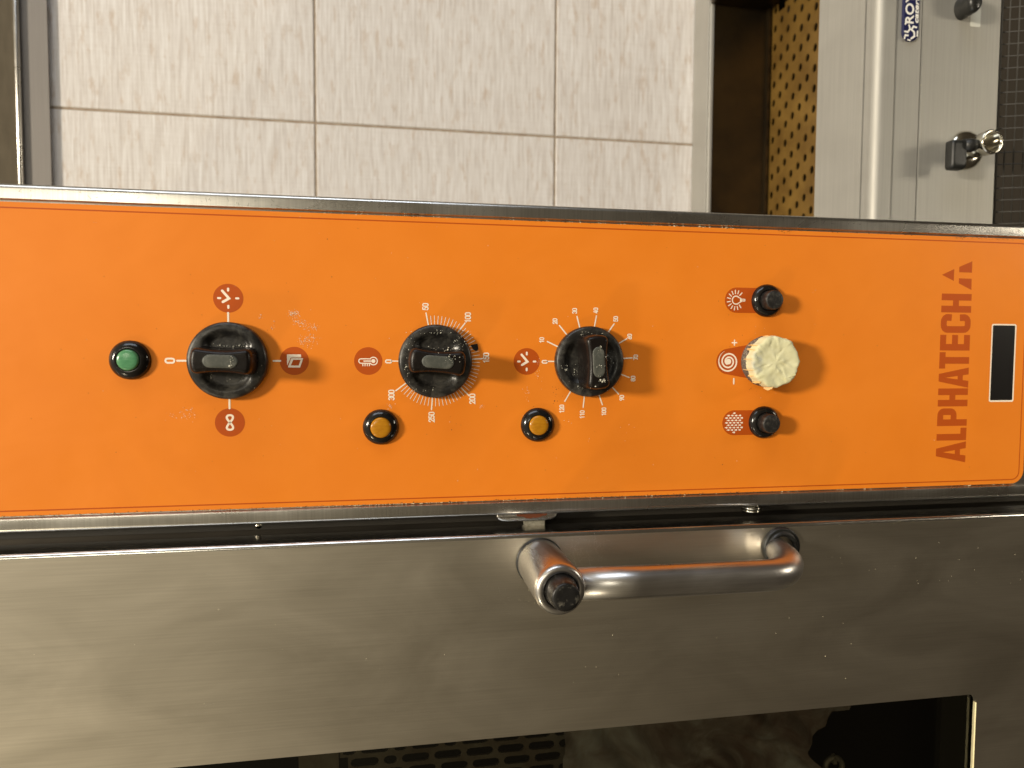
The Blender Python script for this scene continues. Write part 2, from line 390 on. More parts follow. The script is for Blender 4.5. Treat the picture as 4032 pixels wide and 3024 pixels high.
o_, i_ = tp([(1352, 1288), (1545, 1288), (1492, 1438), (1295, 1435)]), tp([(1383, 1315), (1505, 1313), (1468, 1405), (1342, 1405)])
for a in range(4): b.flat([o_[a], o_[(a + 1) % 4], i_[(a + 1) % 4], i_[a]], PW2)
flatobj('door_tray_symbol', b, 'white_print', film)
cu, cv = -7.8, -10.0; icon_disc(cu, cv)
b = MB(); b.stroke([(cu + 1.3, cv + 1.35), (cu - 4.3, cv + 1.35)] + arc(cu - 4.3, cv, 1.35, 90, 270, 8)[1:] + [(cu + 1.3, cv - 1.35)] + arc(cu + 3.1, cv, 2.35, 218, 502, 18), .62, PW2, True)
b.disc(cu + 3.1, cv, 1.2, PW2); b.stroke([(cu - 2.6, cv), (cu + 1.6, cv)], .75, PW2 + .01)
for d in (-3.2, -1.9, -.6, .7): b.stroke([(cu + d, cv - 1.9), (cu + d, cv - 2.9)], .6, PW2 + .01)
flatobj('thermometer_symbol', b, 'white_print', film)

# stroke digits ---------------------------------------------------------------
def ring(cx, cy, rx, ry, a0=0, a1=360, n=20): return [(cx + rx * math.cos(math.radians(a0 + (a1 - a0) * i / n)), cy + ry * math.sin(math.radians(a0 + (a1 - a0) * i / n))) for i in range(n + (0 if abs(a1 - a0) == 360 else 1))]
G = {'0': [(ring(.25, .75, .25, .25, 0, 180, 8) + ring(.25, .25, .25, .25, 180, 360, 8), True)],
     '1': [([(.08, .80), (.30, 1.0), (.30, 0)], False)],
     '2': [([(.01, .74)] + ring(.25, .74, .245, .26, 165, -20, 9) + [(.02, 0), (.52, 0)], False)],
     '3': [(ring(.24, .755, .23, .245, 160, -80, 9) + ring(.24, .26, .26, .26, 80, -160, 10), False)],
     '4': [([(.30, 1), (.0, .24), (.52, .24)], False), ([(.36, .52), (.36, 0)], False)],
     '5': [([(.46, 1), (.08, 1), (.05, .55)] + ring(.24, .30, .26, .30, 110, -160, 10), False)],
     '6': [(ring(.25, .27, .25, .27), True), ([(.36, 1), (.06, .44)], False)],
     '7': [([(.0, 1), (.5, 1), (.18, 0)], False)],
     '8': [(ring(.25, .765, .215, .235), True), (ring(.25, .27, .25, .27), True)],
     '9': [(ring(.25, .73, .25, .27), True), ([(.14, 0), (.44, .56)], False)],
     '+': [([(-.02, .5), (.52, .5)], False), ([(.25, .23), (.25, .77)], False)],
     '-': [([(-.02, .5), (.52, .5)], False)]}
def number(txt, cu, cv, H, wd, name='dial_number'):
    adv = .66; n = len(txt); tot = adv * (n - 1) + .5; b = MB()
    for k, ch in enumerate(txt):
        for q, (pts, cl) in enumerate(G[ch]):
            b.stroke([(cu - (y - .5) * H, cv + (x + k * adv - tot / 2) * H) for x, y in pts], wd, PW2 + .008 * q, cl)
    flatobj(name, b, 'white_print', film, (cu, cv, PW2))
def ticks(cu, cv, lst):
    for a, r0, r1, wd in lst:
        b = MB(); c, s_ = math.cos(math.radians(a)), math.sin(math.radians(a)); b.stroke([(cu + c * r0, cv + s_ * r0), (cu + c * r1, cv + s_ * r1)], wd, PW2)
        flatobj('dial_tick', b, 'white_print', film, (cu + c * r1, cv + s_ * r1, PW2))
CV = -10.0
K1, K2, K3 = -88.6, 32.9, 131.2
ticks(K1, CV, [(180, 20, 28.6, 1.1), (90, 20, 28.2, 1.1), (270, 20, 28.2, 1.1), (0, 25.3, 29.2, 1.1)])
number('0', -121.2, CV, 4.9, 1.05)
number('0', 4.4, CV - .2, 3.5, .78); number('0', 102.6, CV - .3, 3.3, .75)
tk = [(180, 20, 26.6, .7)]
for k in range(51):
    a = 100.6 - 4.87 * k; mj = k % 10 == 0; tk.append((a, 20, 30.2 if mj else 28.0, .78 if mj else .36))
ticks(K2, CV, tk)
for tx, u_, v_ in (('50', 27.0, 23.6), ('100', 53.3, 17.2), ('150', 64.9, -7.9), ('200', 56.2, -33.6), ('250', 30.7, -44.8), ('300', 6.1, -30.9)):
    number(tx, u_, v_, 3.25, .68)
ticks(K3, CV, [(180 - 25.05 * k, 20, 27.0 if k == 0 else 29.8, .8) for k in range(13)])
for tx, u_, v_ in (('10', 100.6, 3.5), ('20', 109.1, 15.6), ('30', 122.0, 22.3), ('40', 136.0, 22.8), ('50', 149.5, 17.5), ('60', 159.0, 6.2), ('70', 163.4, -7.3), ('80', 161.8, -21.2), ('90', 154.3, -33.7), ('100', 142.3, -42.6), ('110', 127.7, -44.3), ('120', 114.1, -40.5)):
    number(tx, u_, v_, 2.65, .60)
b = MB(); b.flat([(55.0, .2), (59.4, 1.0), (60.0, -2.4), (58.6, -3.8), (56.6, -2.6)], PW2 + .03); flatobj('pen_mark', b, 'black_print', film)

# pills for the buttons -------------------------------------------------------
for cv in (31.0, -51.1):
    b = MB(); b.flat([(252, cv + 8.35)] + arc(233.4, cv, 8.4, 90, 270, 16) + [(252, cv - 8.35)], PW); flatobj('icon_pill', b, 'rust_print', film, (240, cv, PW))
ku, kv = .0226, .0230
def bp(x, y): return (233.9 + (x - 630) * ku - .5, 31.0 - (y - 757) * kv)
b = MB()
b.stroke([bp(*p) for p in [(735, 815), (690, 845), (650, 868)] + [(605 + 112 * math.cos(math.radians(a)), 755 + 116 * math.sin(math.radians(a))) for a in range(70, 300, 20)] + [(650, 645), (690, 672), (735, 697)]], .72, PW2, cap='butt')
b.flat([bp(738, 680), bp(738, 828), bp(800, 800), bp(792, 706)], PW2 + .006)
for x0, x1, y0, y1 in ((806, 822, 708, 800), (832, 848, 708, 800), (858, 878, 710, 798), (884, 905, 722, 786)): b.flat([bp(x0, y0), bp(x0, y1), bp(x1, y1), bp(x1, y0)], PW2)
for p, q in (((795, 545), (725, 615)), ((690, 485), (662, 572)), ((582, 470), (586, 568)), ((475, 503), (515, 590)), ((390, 582), (462, 645)), ((337, 692), (435, 715)), ((337, 810), (430, 795)), ((378, 918), (460, 865)), ((458, 1000), (508, 920)), ((562, 1040), (575, 942)), ((672, 1025), (652, 938)), ((770, 972), (717, 893))):
    b.stroke([bp(*p), bp(*q)], .66, PW2)
flatobj('lamp_symbol', b, 'white_print', film)
b = MB(); cu, cv = 233.6, -51.1           # field of drops
rows = 9
for r in range(rows):
    v_ = cv + (r - 4) * 1.62; off_ = 0 if r % 2 == 0 else 1.15
    for q in range(-4, 5):
        u_ = cu + q * 2.75 + off_ * 1.2
        if math.hypot(u_ - cu, v_ - cv) > 6.6: continue
        b.flat([(u_ - 1.45, v_), (u_ - .6, v_ - .36), (u_ + .05, v_ - .62), (u_ + .62, v_ - .45), (u_ + .82, v_), (u_ + .62, v_ + .45), (u_ + .05, v_ + .62), (u_ - .6, v_ + .36)], PW2)
flatobj('steam_symbol', b, 'white_print', film)
b = MB(); b.flat([(252, 3.0)] + [(228.4 + 8.6 * math.cos(math.radians(a)), -9.9 + 8.6 * math.sin(math.radians(a))) for a in range(105, 256, 10)] + [(252, -22.8)], PW); flatobj('icon_cone', b, 'rust_print', film, (238, -10, PW))
b = MB(); pts = []; wds = []
for k in range(90):
    f = k / 89; a = math.radians(112 + f * 860); r = 7.5 - 5.6 * f ** .92; pts.append((228.5 + r * math.cos(a), -9.9 + r * math.sin(a)))
for k in range(89):
    w0 = .1 + min(1, k / 10) * .95; w1 = .1 + min(1, (k + 1) / 10) * .95
    p, q = Vector(pts[k]), Vector(pts[k + 1]); d1 = (Vector(pts[min(k + 1, 89)]) - Vector(pts[max(k - 1, 0)])).normalized(); d2 = (Vector(pts[min(k + 2, 89)]) - p).normalized()
    n1_, n2_ = Vector((-d1.y, d1.x)), Vector((-d2.y, d2.x)); b.flat([p - n1_ * w0 / 2, q - n2_ * w1 / 2, q + n2_ * w1 / 2, p + n1_ * w0 / 2], PW2)
b.disc(228.5, -9.9, 1.95, PW2 + .006, 24); flatobj('spiral_symbol', b, 'white_print', film)
number('+', 232.5, 2.7, 6.2, .82, 'plus_sign'); number('-', 232.6, -23.1, 6.2, 1.0, 'minus_sign')

# block lettering and triangle mark ------------------------------------------
U0, U1 = 388.9, 413.0; PL = PW
def q4(b, u0, u1, v0, v1): b.flat([(u0, v0), (u1, v0), (u1, v1), (u0, v1)], PL)
def L_H(b, v0, v1): q4(b, U0, U1, v0, v0 + 4.7); q4(b, U0, U1, v1 - 4.7, v1); q4(b, 398.1, 402.9, v0 + 4.7, v1 - 4.7)
def L_E(b, v0, v1): q4(b, U0, U1, v0, v0 + 4.6); [q4(b, a, a + 4.8, v0 + 4.6, v1) for a in (U0, 398.5, U1 - 4.8)]
def L_T(b, v0, v1): q4(b, U0, U0 + 4.8, v0, v1); c_ = (v0 + v1) / 2; q4(b, U0 + 4.8, U1, c_ - 2.4, c_ + 2.4)
def L_L(b, v0, v1): q4(b, U0, U1, v0, v0 + 4.7); q4(b, U1 - 4.8, U1, v0 + 4.7, v1)
def L_P(b, v0, v1):
    q4(b, U0, U1, v0, v0 + 4.7)
    b.stroke([(U0 + 2.4, v0 + 4.7), (U0 + 2.4, v1 - 5)] + arc(U0 + 5, v1 - 5, 2.62, 180, 90, 5)[1:] + arc(U0 + 10.6, v1 - 5, 2.62, 90, 0, 5) + [(U0 + 13.2, v0 + 4.7)], 4.7, PL, cap='butt')
def L_C(b, v0, v1):
    b.stroke([(397.6 - .0, v1 - 2.5)] + [] + arc(394.4, v1 - 5.4, 3.1, 88, 180, 5) + arc(394.4, v0 + 5.4, 3.1, 180, 270, 5) + arc(407.6, v0 + 5.4, 3.1, 270, 360, 5) + arc(407.6, v1 - 5.4, 3.1, 0, 92, 5) + [(404.2, v1 - 2.5)], 4.7, PL, cap='butt')
def L_A(b, v0, v1):
    c_ = (v0 + v1) / 2; a = 2.7
    b.flat([(U1, v0), (U1, v0 + 4.9), (394.2, c_), (U0, c_), (U0, c_ - a)], PL)
    b.flat([(U1, v1), (U0, c_ + a), (U0, c_), (394.2, c_), (U1, v1 - 4.9)], PL)
    t = lambda u: (v0 + 4.9) + (c_ - v0 - 4.9) * (U1 - u) / (U1 - 394.2)
    b.flat([(404.2, t(404.2)), (408.4, t(408.4)), (408.4, 2 * c_ - t(408.4)), (404.2, 2 * c_ - t(404.2))], PL)
for fn, v0, v1 in ((L_A, -82.0, -66.9), (L_L, -66.0, -57.0), (L_P, -55.6, -43.0), (L_H, -41.6, -28.8), (L_A, -28.3, -13.9), (L_T, -14.6, -3.0), (L_E, -1.8, 9.3), (L_C, 10.8, 23.9), (L_H, 25.1, 38.3)):
    b = MB(); fn(b, v0, v1); flatobj('letter', b, 'rust_print', film)
b = MB(); b.flat([(388.5, 51.4), (398.1, 47.3), (398.1, 55.6)], PL); b.flat([(402.2, 57.2), (402.2, 53.5), (412.5, 53.4), (412.5, 61.4)], PL); b.flat([(402.2, 49.2), (402.2, 45.7), (412.6, 41.2), (412.5, 49.1)], PL)
flatobj('triangle_emblem', b, 'rust_print', film)
b = MB(); o_, i_ = rrect(430.6, 451.2, -38.7, 17.4, 1.4), rrect(431.6, 450.1, -37.5, 16.4, .8)
for k in range(len(o_)): b.flat([o_[k], o_[(k + 1) % len(o_)], i_[(k + 1) % len(o_)], i_[k]], PW)
flatobj('display_border', b, 'white_print', film)
b = MB(); b.flat(i_, PW); flatobj('display_window', b, 'black_print', film)

# wear on the film: dried flour flecks and brown grime (crumbs have thickness) -
def flecks(name, material, spots, parent, rad=(.12, .32), w0=-.72, hgt=.16, seed=3):
    rnd = random.Random(seed); b = MB()
    for cu, cv, su, sv, n in spots:
        for _ in range(n):
            u_, v_ = rnd.gauss(cu, su), rnd.gauss(cv, sv); r = rnd.uniform(*rad) * (1.6 if rnd.random() < .06 else 1); k = rnd.choice((4, 5, 6)); a0 = rnd.random() * 6
            rg = [(u_ + r * rnd.uniform(.6, 1.3) * math.cos(a0 + 2 * PI * i / k), v_ + r * rnd.uniform(.6, 1.3) * math.sin(a0 + 2 * PI * i / k)) for i in range(k)]
            b.loft([[(x, y, w0) for x, y in rg], [(u_ + (x - u_) * .6, v_ + (y - v_) * .6, w0 + hgt * rnd.uniform(.5, 1)) for x, y in rg]], False, True)
    o = obj(name, b, material, parent); o['kind'] = 'stuff'; return o
flecks('flour_smear', 'flour', [(-51.5, 18.4, 1.6, 1.0, 110), (-49, 14, 1.4, 1.3, 45), (-45.5, 13, 1.6, 1.0, 40), (-40.5, 10, 2.2, 1.0, 45), (-42.5, 3, 2.6, 2.0, 90), (-47, 2, 1.0, 2.0, 30), (-70, 17.6, .25, .3, 6), (-71, 15.6, .8, .4, 8), (-62.6, 12, .6, 1.0, 6), (-64, 9.5, .4, .6, 8), (-112, -41, 2.2, 2.2, 42), (-117, -43, 3, 2, 20), (-1, -42, 2.2, .8, 36), (5, -37.6, 1.6, 1, 16), (62, -38, .9, .6, 14), (92, -29, 1.4, 2.4, 18), (99, -16, 1, 5, 22), (120, -50, 2, 1, 6), (160, -52, 7, 4, 5), (-160, 69, 1, 1, 2), (-20, 40, 60, 25, 22), (160, 30, 100, 30, 20), (20, -60, 140, 22, 22), (250, -10, 3, 12, 20)], film, (.08, .25))
flecks('grime_specks', 'grime', [(-102, 18, 1, 1, 1), (-113, -36, 1, 2, 2), (-97, -56, 12, 12, 5), (28.6, 14.4, .5, .3, 4), (-30, 30, 90, 30, 18), (2, -46, 6, 3, 10), (40, -51, 14, 4, 6), (100, -42, 6, 3, 8), (112, -33, 2, 3, 12), (200, 20, 80, 40, 22), (246, -27, 2, 2, 5), (258, -28, 1.5, 1, 5), (226, 21, 1, 1, 1), (150, -70, 120, 14, 16), (-150, 20, 30, 40, 9)], film, (.1, .26), seed=5)
flecks('edge_residue', 'cream_dirt', [(u_, 78.5, 2.5 + (u_ * 7 % 5), .18, (u_ * 13 % 11)) for u_ in range(-30, 250, 17)] + [(u_, -98.9, 2 + (u_ * 3 % 7), .16, 2 + (u_ * 11 % 17)) for u_ in range(-215, 120, 14)] + [(u_, -99.1, 7, .12, u_ * 7 % 5) for u_ in range(120, 460, 27)], film, (.12, .34), -1.0, .5, 8)
flecks('edge_grime', 'grime', [(u_, 78.3, 2 + (u_ * 3 % 5), .22, (u_ * 7 % 13)) for u_ in range(20, 480, 19)] + [(402, 77.6, 3, .5, 22), (268, 77.4, 4, .5, 18), (430, 77.6, 8, .4, 20)] + [(u_, -98.4, 6, .2, 7) for u_ in range(-215, 260, 14)], film, (.14, .42), -1.0, .5, 9)
# ---- scratches printed as hairline dents in the strip
def scratches(name, lst, w, parent, material, wd=(.10, .24)):
    rnd = random.Random(21); b = MB()
    for u0, u1, v0, v1, n, lu, lv in lst:
        for _ in range(n):
            u_, v_ = rnd.uniform(u0, u1), rnd.uniform(v0, v1); du, dv = rnd.gauss(0, lu), rnd.gauss(0, lv); k = rnd.uniform(*wd)
            b.stroke([(u_, v_), (u_ + du * .5 + rnd.uniform(-.2, .2), v_ + dv * .5), (u_ + du, v_ + dv)], k, w)
    o = flatobj(name, b, material, parent); o['kind'] = 'stuff'; return o
M['scratch'] = mat("dark_scratch", (.10, .09, .075), .6, .4)
M['lightscratch'] = mat("bright_scratch", (.85, .82, .76), .30, 1.0)
scratches('frame_scratches', [(-210, 470, 82.4, 85.2, 70, .7, 1.2), (-210, 470, 81.5, 85, 20, 2.4, 1.0)], .03, fr_, 'scratch', (.08, .2))

# -- knobs: dished disc, waisted grip, worn inlay
def knob_disc(cu, cv):
    b = MB(); n = 96; prof_r = [22.2, 22.6, 22.6, 22.1, 21.2, 20.2, 19, 17.6, 16.2, 14.8, 13.2, 11.5, 9.5, 7, 4.5, 2, .01]; rim = [-.6, .3, 3.4, 4.6, 5.2, 5.5]
    rings = []
    for k, r in enumerate(prof_r):
        rg = []
        for i in range(n):
            a = 2 * PI * i / n; x, y = r * math.cos(a), r * math.sin(a)
            if k < 6: hh = rim[k]
            else:
                hh = 5.6
                for sgn in (1, -1):             # finger scoop either side of the grip
                    d = 1 - ((x / 13.5) ** 2 + ((y - sgn * 9.2) / 7.6) ** 2)
                    if d > 0: hh -= 2.7 * min(1, d * 2.2) ** .8
            rg.append((cu + x, cv + y, hh))
        rings.append(rg)
    b.loft(rings, False, True, True); return b
def grip_outline(o, L=16.4, hw=8.0, waist=6.2, n=12, rc=3.4):
    pts = []                                    # waisted bar with round corners and slightly bulging ends
    prof = lambda x: waist + (hw - waist) * (abs(x) / L) ** 1.9
    for sgn in (1, -1):
        xe = L - rc
        for k in range(n + 1):
            x = sgn * xe * (1 - 2 * k / n); pts.append((x, sgn * (prof(x) + o)))
        ye = prof(xe) - rc
        for a in (25, 50, 75): pts.append((-sgn * (xe + (rc + o) * math.sin(math.radians(a))), sgn * (ye + (rc + o) * math.cos(math.radians(a)))))
        for f in (.85, .3, -.3, -.85): pts.append((-sgn * (L + o + .5 * (1 - f * f)), sgn * ye * f))
        for a in (75, 50, 25): pts.append((-sgn * (xe + (rc + o) * math.sin(math.radians(a))), -sgn * (ye + (rc + o) * math.cos(math.radians(a)))))
    return pts
def knob_grip(cu, cv):
    b = MB(); lv = [(1.5, 1.5), (.9, 5.0), (.6, 7), (.25, 13), (0, 18.4), (-.15, 19.8), (-.45, 21), (-.95, 21.9), (-1.6, 22.5), (-2.3, 22.85), (-2.9, 22.95)]
    b.loft([[(cu + x, cv + y, w) for x, y in grip_outline(o)] for o, w in lv], False, True, True); return b
def knob_inlay(cu, cv):
    b = MB(); q = [(x * .90, y * .80) for x, y in arc(5.6, 0, 4.4, -90, 90, 8) + arc(-5.6, 0, 4.4, 90, 270, 8)]
    b.loft([[(cu + x * s_, cv + y * s_, w) for x, y in q] for s_, w in ((1.06, 22.9), (1.04, 23.25), (.95, 23.4), (.6, 23.4))], False, True, True); return b
def knob(cu, cv, ang, inlay_mat):
    k = obj('dial_knob', knob_disc(cu, cv), 'knob', oven, (cu, cv, 0))
    g = obj('grip', knob_grip(cu, cv), 'grip', k, (cu, cv, 0)); i = obj('grip_inlay', knob_inlay(cu, cv), 'inlay', k, (cu, cv, 0))
    k.rotation_euler = (0, 0, math.radians(ang)); return k
k1 = knob(K1, CV + .2, -1.5, 'inlay')
k2 = part_copy(k1, (K2, CV, 0)); k2.rotation_euler = (0, 0, math.radians(-4))
k3 = part_copy(k1, (K3, CV, 0)); k3.rotation_euler = (0, 0, math.radians(93))
for k in (k1, k2, k3): ORG[k.name] = ORG[k.name]
M['crumb'] = mat("pale_crumbs", (.62, .60, .50), .7)
def knob_crumbs(k, cu, cv, spots, seed, w0):
    rnd = random.Random(seed); b = MB()
    for du, dv, su, sv, n, w in spots:
        for _ in range(n):
            u_, v_ = cu + rnd.gauss(du, su), cv + rnd.gauss(dv, sv); r = rnd.uniform(.13, .32) * (2 if rnd.random() < .08 else 1)
            rg = [(u_ + r * rnd.uniform(.6, 1.3) * math.cos(2 * PI * i / 5), v_ + r * rnd.uniform(.6, 1.3) * math.sin(2 * PI * i / 5)) for i in range(5)]
            b.loft([[(x, y, w - .1) for x, y in rg], [(u_ + (x - u_) * .5, v_ + (y - v_) * .5, w + .28) for x, y in rg]], False, True)
    ro = ORG[k.name]; o = obj('crumbs', b, 'crumb', k, ro); o['kind'] = 'stuff'
    o.matrix_parent_inverse = Matrix.Rotation(-k.rotation_euler[2], 4, 'Z'); return o
knob_crumbs(k1, K1, CV, [(3, 8.6, 5, .8, 22, 3.4), (-4, 8.8, 4, .6, 12, 3.4), (6, 0, .5, 2, 14, 23.6), (14, -6, 2.5, 4, 16, 5.6), (-8, -9, 3, 1, 6, 3.2), (6, -12, 3, 2, 5, 3.0)], 1, 5)
knob_crumbs(k2, K2, CV, [(3, 7.6, 5, .7, 16, 23.2), (8, 2.5, 2, 1.3, 16, 23.5), (14, 12, 2.5, 3, 26, 5.6), (0, 17.4, 6, 1, 22, 5.6), (-17.5, 0, .8, 5, 18, 5.6), (-6, -18, 7, 1.5, 10, 5.6), (-15, 11, 2, 2, 8, 5.5)], 2, 5)
knob_crumbs(k3, K3, CV, [(-8.5, 0, 3, 4, 60, 2.4), (-8, -7, 2.5, 2, 26, 2.8), (-16.5, -4, .9, 1.5, 12, 5.6), (-4, -15.5, 4, 1, 16, 5.6), (2.4, -11.2, 1.3, .5, 26, 23.2), (1.6, 9.6, .7, .7, 6, 23.4), (13, 2, 2, 1.8, 22, 4.6), (-2, 18, 5, .8, 10, 5.6), (2, 0, 2, 6, 12, 23.7)], 3, 5)

# -- indicator lamps
def indicator(cu, cv, r, rl, lm):
    b = MB(); b.lathe(cu, cv, [(r, -1), (r, .0), (r - .35, .9), (r - 1.4, 2.1), (r - 2.6, 3.0), (r - 3.8, 3.5), (rl + .75, 3.6), (rl + .35, 3.35), (rl + .3, 2.4)], 72); k = obj('indicator_lamp', b, 'gloss', oven, (cu, cv, 0))
    b = MB(); b.lathe(cu, cv, [(rl + .25, 2.2), (rl + .2, 3.9), (rl - .1, 4.5), (rl - .7, 4.85), (rl - 2.4, 5.1), (.01, 5.2)], 56); obj('lens', b, lm, k, (cu, cv, 0)); return k
indicator(-142.6, -9.6, 11.3, 5.8, 'green')
ia = indicator(-.4, -50.5, 10.9, 6.0, 'amber'); part_copy(ia, (98.2, -50.5, 0))

# -- push buttons
def button(cu, cv):
    b = MB(); b.lathe(cu, cv, [(10.95, -1), (10.95, .2), (10.5, 1.3), (9.6, 2.4), (8.3, 3.2), (7.3, 3.4), (6.9, 3.2), (6.75, 2)], 72); k = obj('push_button', b, 'gloss', oven, (cu, cv, 0))
    rnd = random.Random(4)
    b = MB(); b.lathe(cu, cv, [(6.45, 1), (6.45, 3.2), (6.4, 8.2), (6.25, 9.4), (5.9, 10.1), (5.4, 10.4), (3, 10.3), (.01, 10.25)], 60); obj('button_cap', b, 'cap', k, (cu, cv, 0)); return k
bt = button(255.0, 31.0); part_copy(bt, (255.0, -51.0, 0))

# -- taped fan-speed knob
TU, TV = 253.6, -9.7
rnd = random.Random(11)
b = MB(); nn = 132
def kj(kk, i, p):
    if kk in (2, 3, 4): 
        s_ = 1.0 + (.022 if i % 2 else -.012) + rnd.uniform(-.008, .012); return (TU + (p[0] - TU) * s_, TV + (p[1] - TV) * s_, p[2])
    return p
b.lathe(TU, TV, [(16.0, -1), (16.2, .8), (16.7, 1.6), (16.5, 4.2), (16.2, 7.5), (16.2, 11), (15.6, 12)], nn, jit=kj)
tkb = obj('taped_knob', b, 'knurl', oven, (TU, TV, 0))
b = MB(); nn = 110; rr = [[rnd.gauss(0, 1) for _ in range(nn)] for _ in range(12)]
def wob(i, k, amp): return amp * (math.sin(i * 2 * PI / nn * 7 + k) * .5 + math.sin(i * 2 * PI / nn * 13 + 2.1 * k) * .5)
prof_t = [(16.95, 7.6), (16.9, 9.5), (16.85, 11.5), (16.8, 13.5), (16.65, 15.0), (16.2, 15.9), (15.2, 16.25), (13.6, 16.2), (12, 16.1), (10, 16.0), (8, 15.95), (6, 15.9), (4, 15.9), (2, 15.9), (.01, 15.9)]
nn = 150; cr = [(rnd.uniform(0, PI), rnd.uniform(-14, 14), rnd.uniform(.25, .6) * rnd.choice((-1, 1)), rnd.uniform(.45, 1.2)) for _ in range(17)]
rag = [rnd.gauss(0, .55) for _ in range(nn)]
def crumple(x, y):
    z_ = .30 * math.sin(x * .31 + 1.2) * math.cos(y * .27 + .4)
    for th, o_, am, sg in cr:
        q = x * math.cos(th) + y * math.sin(th) - o_; t_ = -x * math.sin(th) + y * math.cos(th)
        z_ += 1.5 * am * math.exp(-(q / sg) ** 2) * (.5 + .5 * math.sin(t_ * .28 + o_))
    return z_
rings = []
for k, (r, w) in enumerate(prof_t):
    rg = []
    for i in range(nn):
        a = 2 * PI * i / nn; dr = dw = 0
        if k < 6:
            dr = .30 * math.sin(i * .42 + k * .25) * math.sin(i * .137 + 1) + (.28 if (i % 19) < 2 else 0)
            if k == 0: dw = 1.6 * math.sin(i * .21) * math.sin(i * .093 + 2) + rag[i] * .55 + (1.5 if 50 < i < 62 or 96 < i < 104 else 0)
        if k >= 5:
            x, y = r * math.cos(a), r * math.sin(a); dw = crumple(x, y) * (.55 if k == 5 else 1)
            if k == 5: dr += .35 * math.sin(i * .34) * math.sin(i * .11)
        if k >= 12: dw = crumple(r * math.cos(a), r * math.sin(a))
        if k < 7:
            fa = (a + .25 * math.sin(2 * a)) % (2 * PI / 11) - PI / 11; dr += (r + .5) * (math.cos(PI / 11) / math.cos(fa) - 1) * .8 + .35
        rg.append((TU + (r + dr) * math.cos(a), TV + (r + dr) * math.sin(a), w + dw))
    rings.append(rg)
b.loft(rings, False, True, True); obj('tape_cover', b, 'tape', tkb, (TU, TV, 0))
def fold(a, w0, w1, ln, slant=0.0, th=.16):           # a pinched flap of tape standing off the side
    a = math.radians(a); c, s_ = math.cos(a), math.sin(a); t = (-s_, c); b = MB()
    def pt(r, o, w): return (TU + r * c + o * t[0], TV + r * s_ + o * t[1], w)
    P_ = [(16.5, w0, 0), (16.5 + ln * .7, w0 - .3, slant), (16.6 + ln, w0 + (w1 - w0) * .45, slant * .8), (16.6 + ln * .45, w1 - 1.0, slant * .3), (16.2, w1, 0)]
    b.loft([[pt(r_, o_ - th, w_) for r_, w_, o_ in P_], [pt(r_, o_ + th, w_) for r_, w_, o_ in P_]], True, True); obj('tape_fold', b, 'tape_side', tkb, (TU, TV, 0))
for a, w0, w1, ln, sl in ((141, 5.4, 16.2, 2.0, .8), (153, 6.0, 15.6, 1.5, -.5), (174, 5.6, 15.2, 1.3, .4), (199, 4.4, 15.6, 1.9, -.6), (212, 6.2, 14.5, 1.2, .6), (233, 5.2, 15, 1.6, -.4), (263, 4.6, 16, 2.6, .5), (306, 6, 15.6, 1.3, .5), (12, 7, 15.8, .8, .3), (62, 7, 15.8, .9, .4), (104, 6, 16, 1.1, -.5)): fold(a, w0, w1, ln, sl)
b = MB(); b.loft([[(TU + 5.6, TV - 10.3, 16.0), (TU + 5.7, TV - 11.0, 16.0), (TU + 13.8, TV - 8.5, 15.9), (TU + 13.8, TV - 8.2, 15.9)], [(TU + 5.8, TV - 10.8, 16.5), (TU + 5.9, TV - 11.1, 16.5), (TU + 13.6, TV - 8.55, 17.0), (TU + 13.6, TV - 8.4, 17.0)]], False, True); obj('tape_crease', b, 'tape', tkb, (TU, TV, 0))

# -- oven body behind panel and door
b = MB()
b.box(-300, 540, -150, -108.9, -46, -28); b.box(-300, -205, -560, -150.2, -46, -28); b.box(440, 540, -560, -150.2, -46, -28); b.box(-204.8, 439.8, -560, -500, -46, -28)
obj('front_frame', b, 'body', oven)
b = MB(); b.box(-300, 540, -104, 84, -440, -30); obj('side_housing', b, 'body', oven)
b = MB(); cv0, cv1, cu0, cu1, cw = -520, -140, -215, 455, -330
b.box(cu0, cu1, cv0, cv1, cw - 6, cw); b.box(cu0 - 5, cu0, cv0, cv1, cw, -46.2); b.box(cu1, cu1 + 5, cv0, cv1, cw, -46.2); b.box(cu0, cu1, cv1, cv1 + 5, cw, -46.2); b.box(cu0, cu1, cv0 - 5, cv0, cw, -46.2)
obj('oven_chamber', b, 'dark', oven)
for v0, v1 in ((-146, -139), (-512, -505)):
    b = MB(); b.bbox(-210, 448, v0, v1, -28, -18, 2); obj('door_gasket', b, 'gasket', oven)
b = MB(); b.box(-280, 500, -117.5, -112.5, -27.9, -24.5); obj('gap_channel', b, 'dark', oven)  # shade of the door gap put into colour by this dark strip
# latch keeper under the panel strip
b = MB()
sec = lambda e: [( -108.4, -22), (-108.4, -6)] + [(-111.6 + e - 2.6 * math.sin(math.radians(a)), -7.4 + 2.4 * math.cos(math.radians(a))) for a in range(0, 121, 15)] + [(-113 + e, -22)]
us_ = [(73.0, 2.6), (74.2, 1.2), (76.5, .3), (80, 0), (104, 0), (108.5, .3), (111.2, 1.2), (112.6, 2.6)]
b.loft([[(u_, v_, w_) for v_, w_ in sec(e_)] for u_, e_ in us_], True, True, True)
kp = obj('latch_keeper', b, 'frame', oven)
b = MB(); rnd = random.Random(2)
pts = [(86 + 20 * i / 13, -110.0 - (1.9 * math.sin(PI * i / 13) * rnd.uniform(.6, 1.3))) for i in range(14)]
rg = [(x, -109.0) for x, _ in reversed(pts)] + pts
b.loft([[(x, y, -5.6) for x, y in rg], [(x, y, -4.72) for x, y in rg]], True, True); obj('rust_patch', b, 'rust', kp)
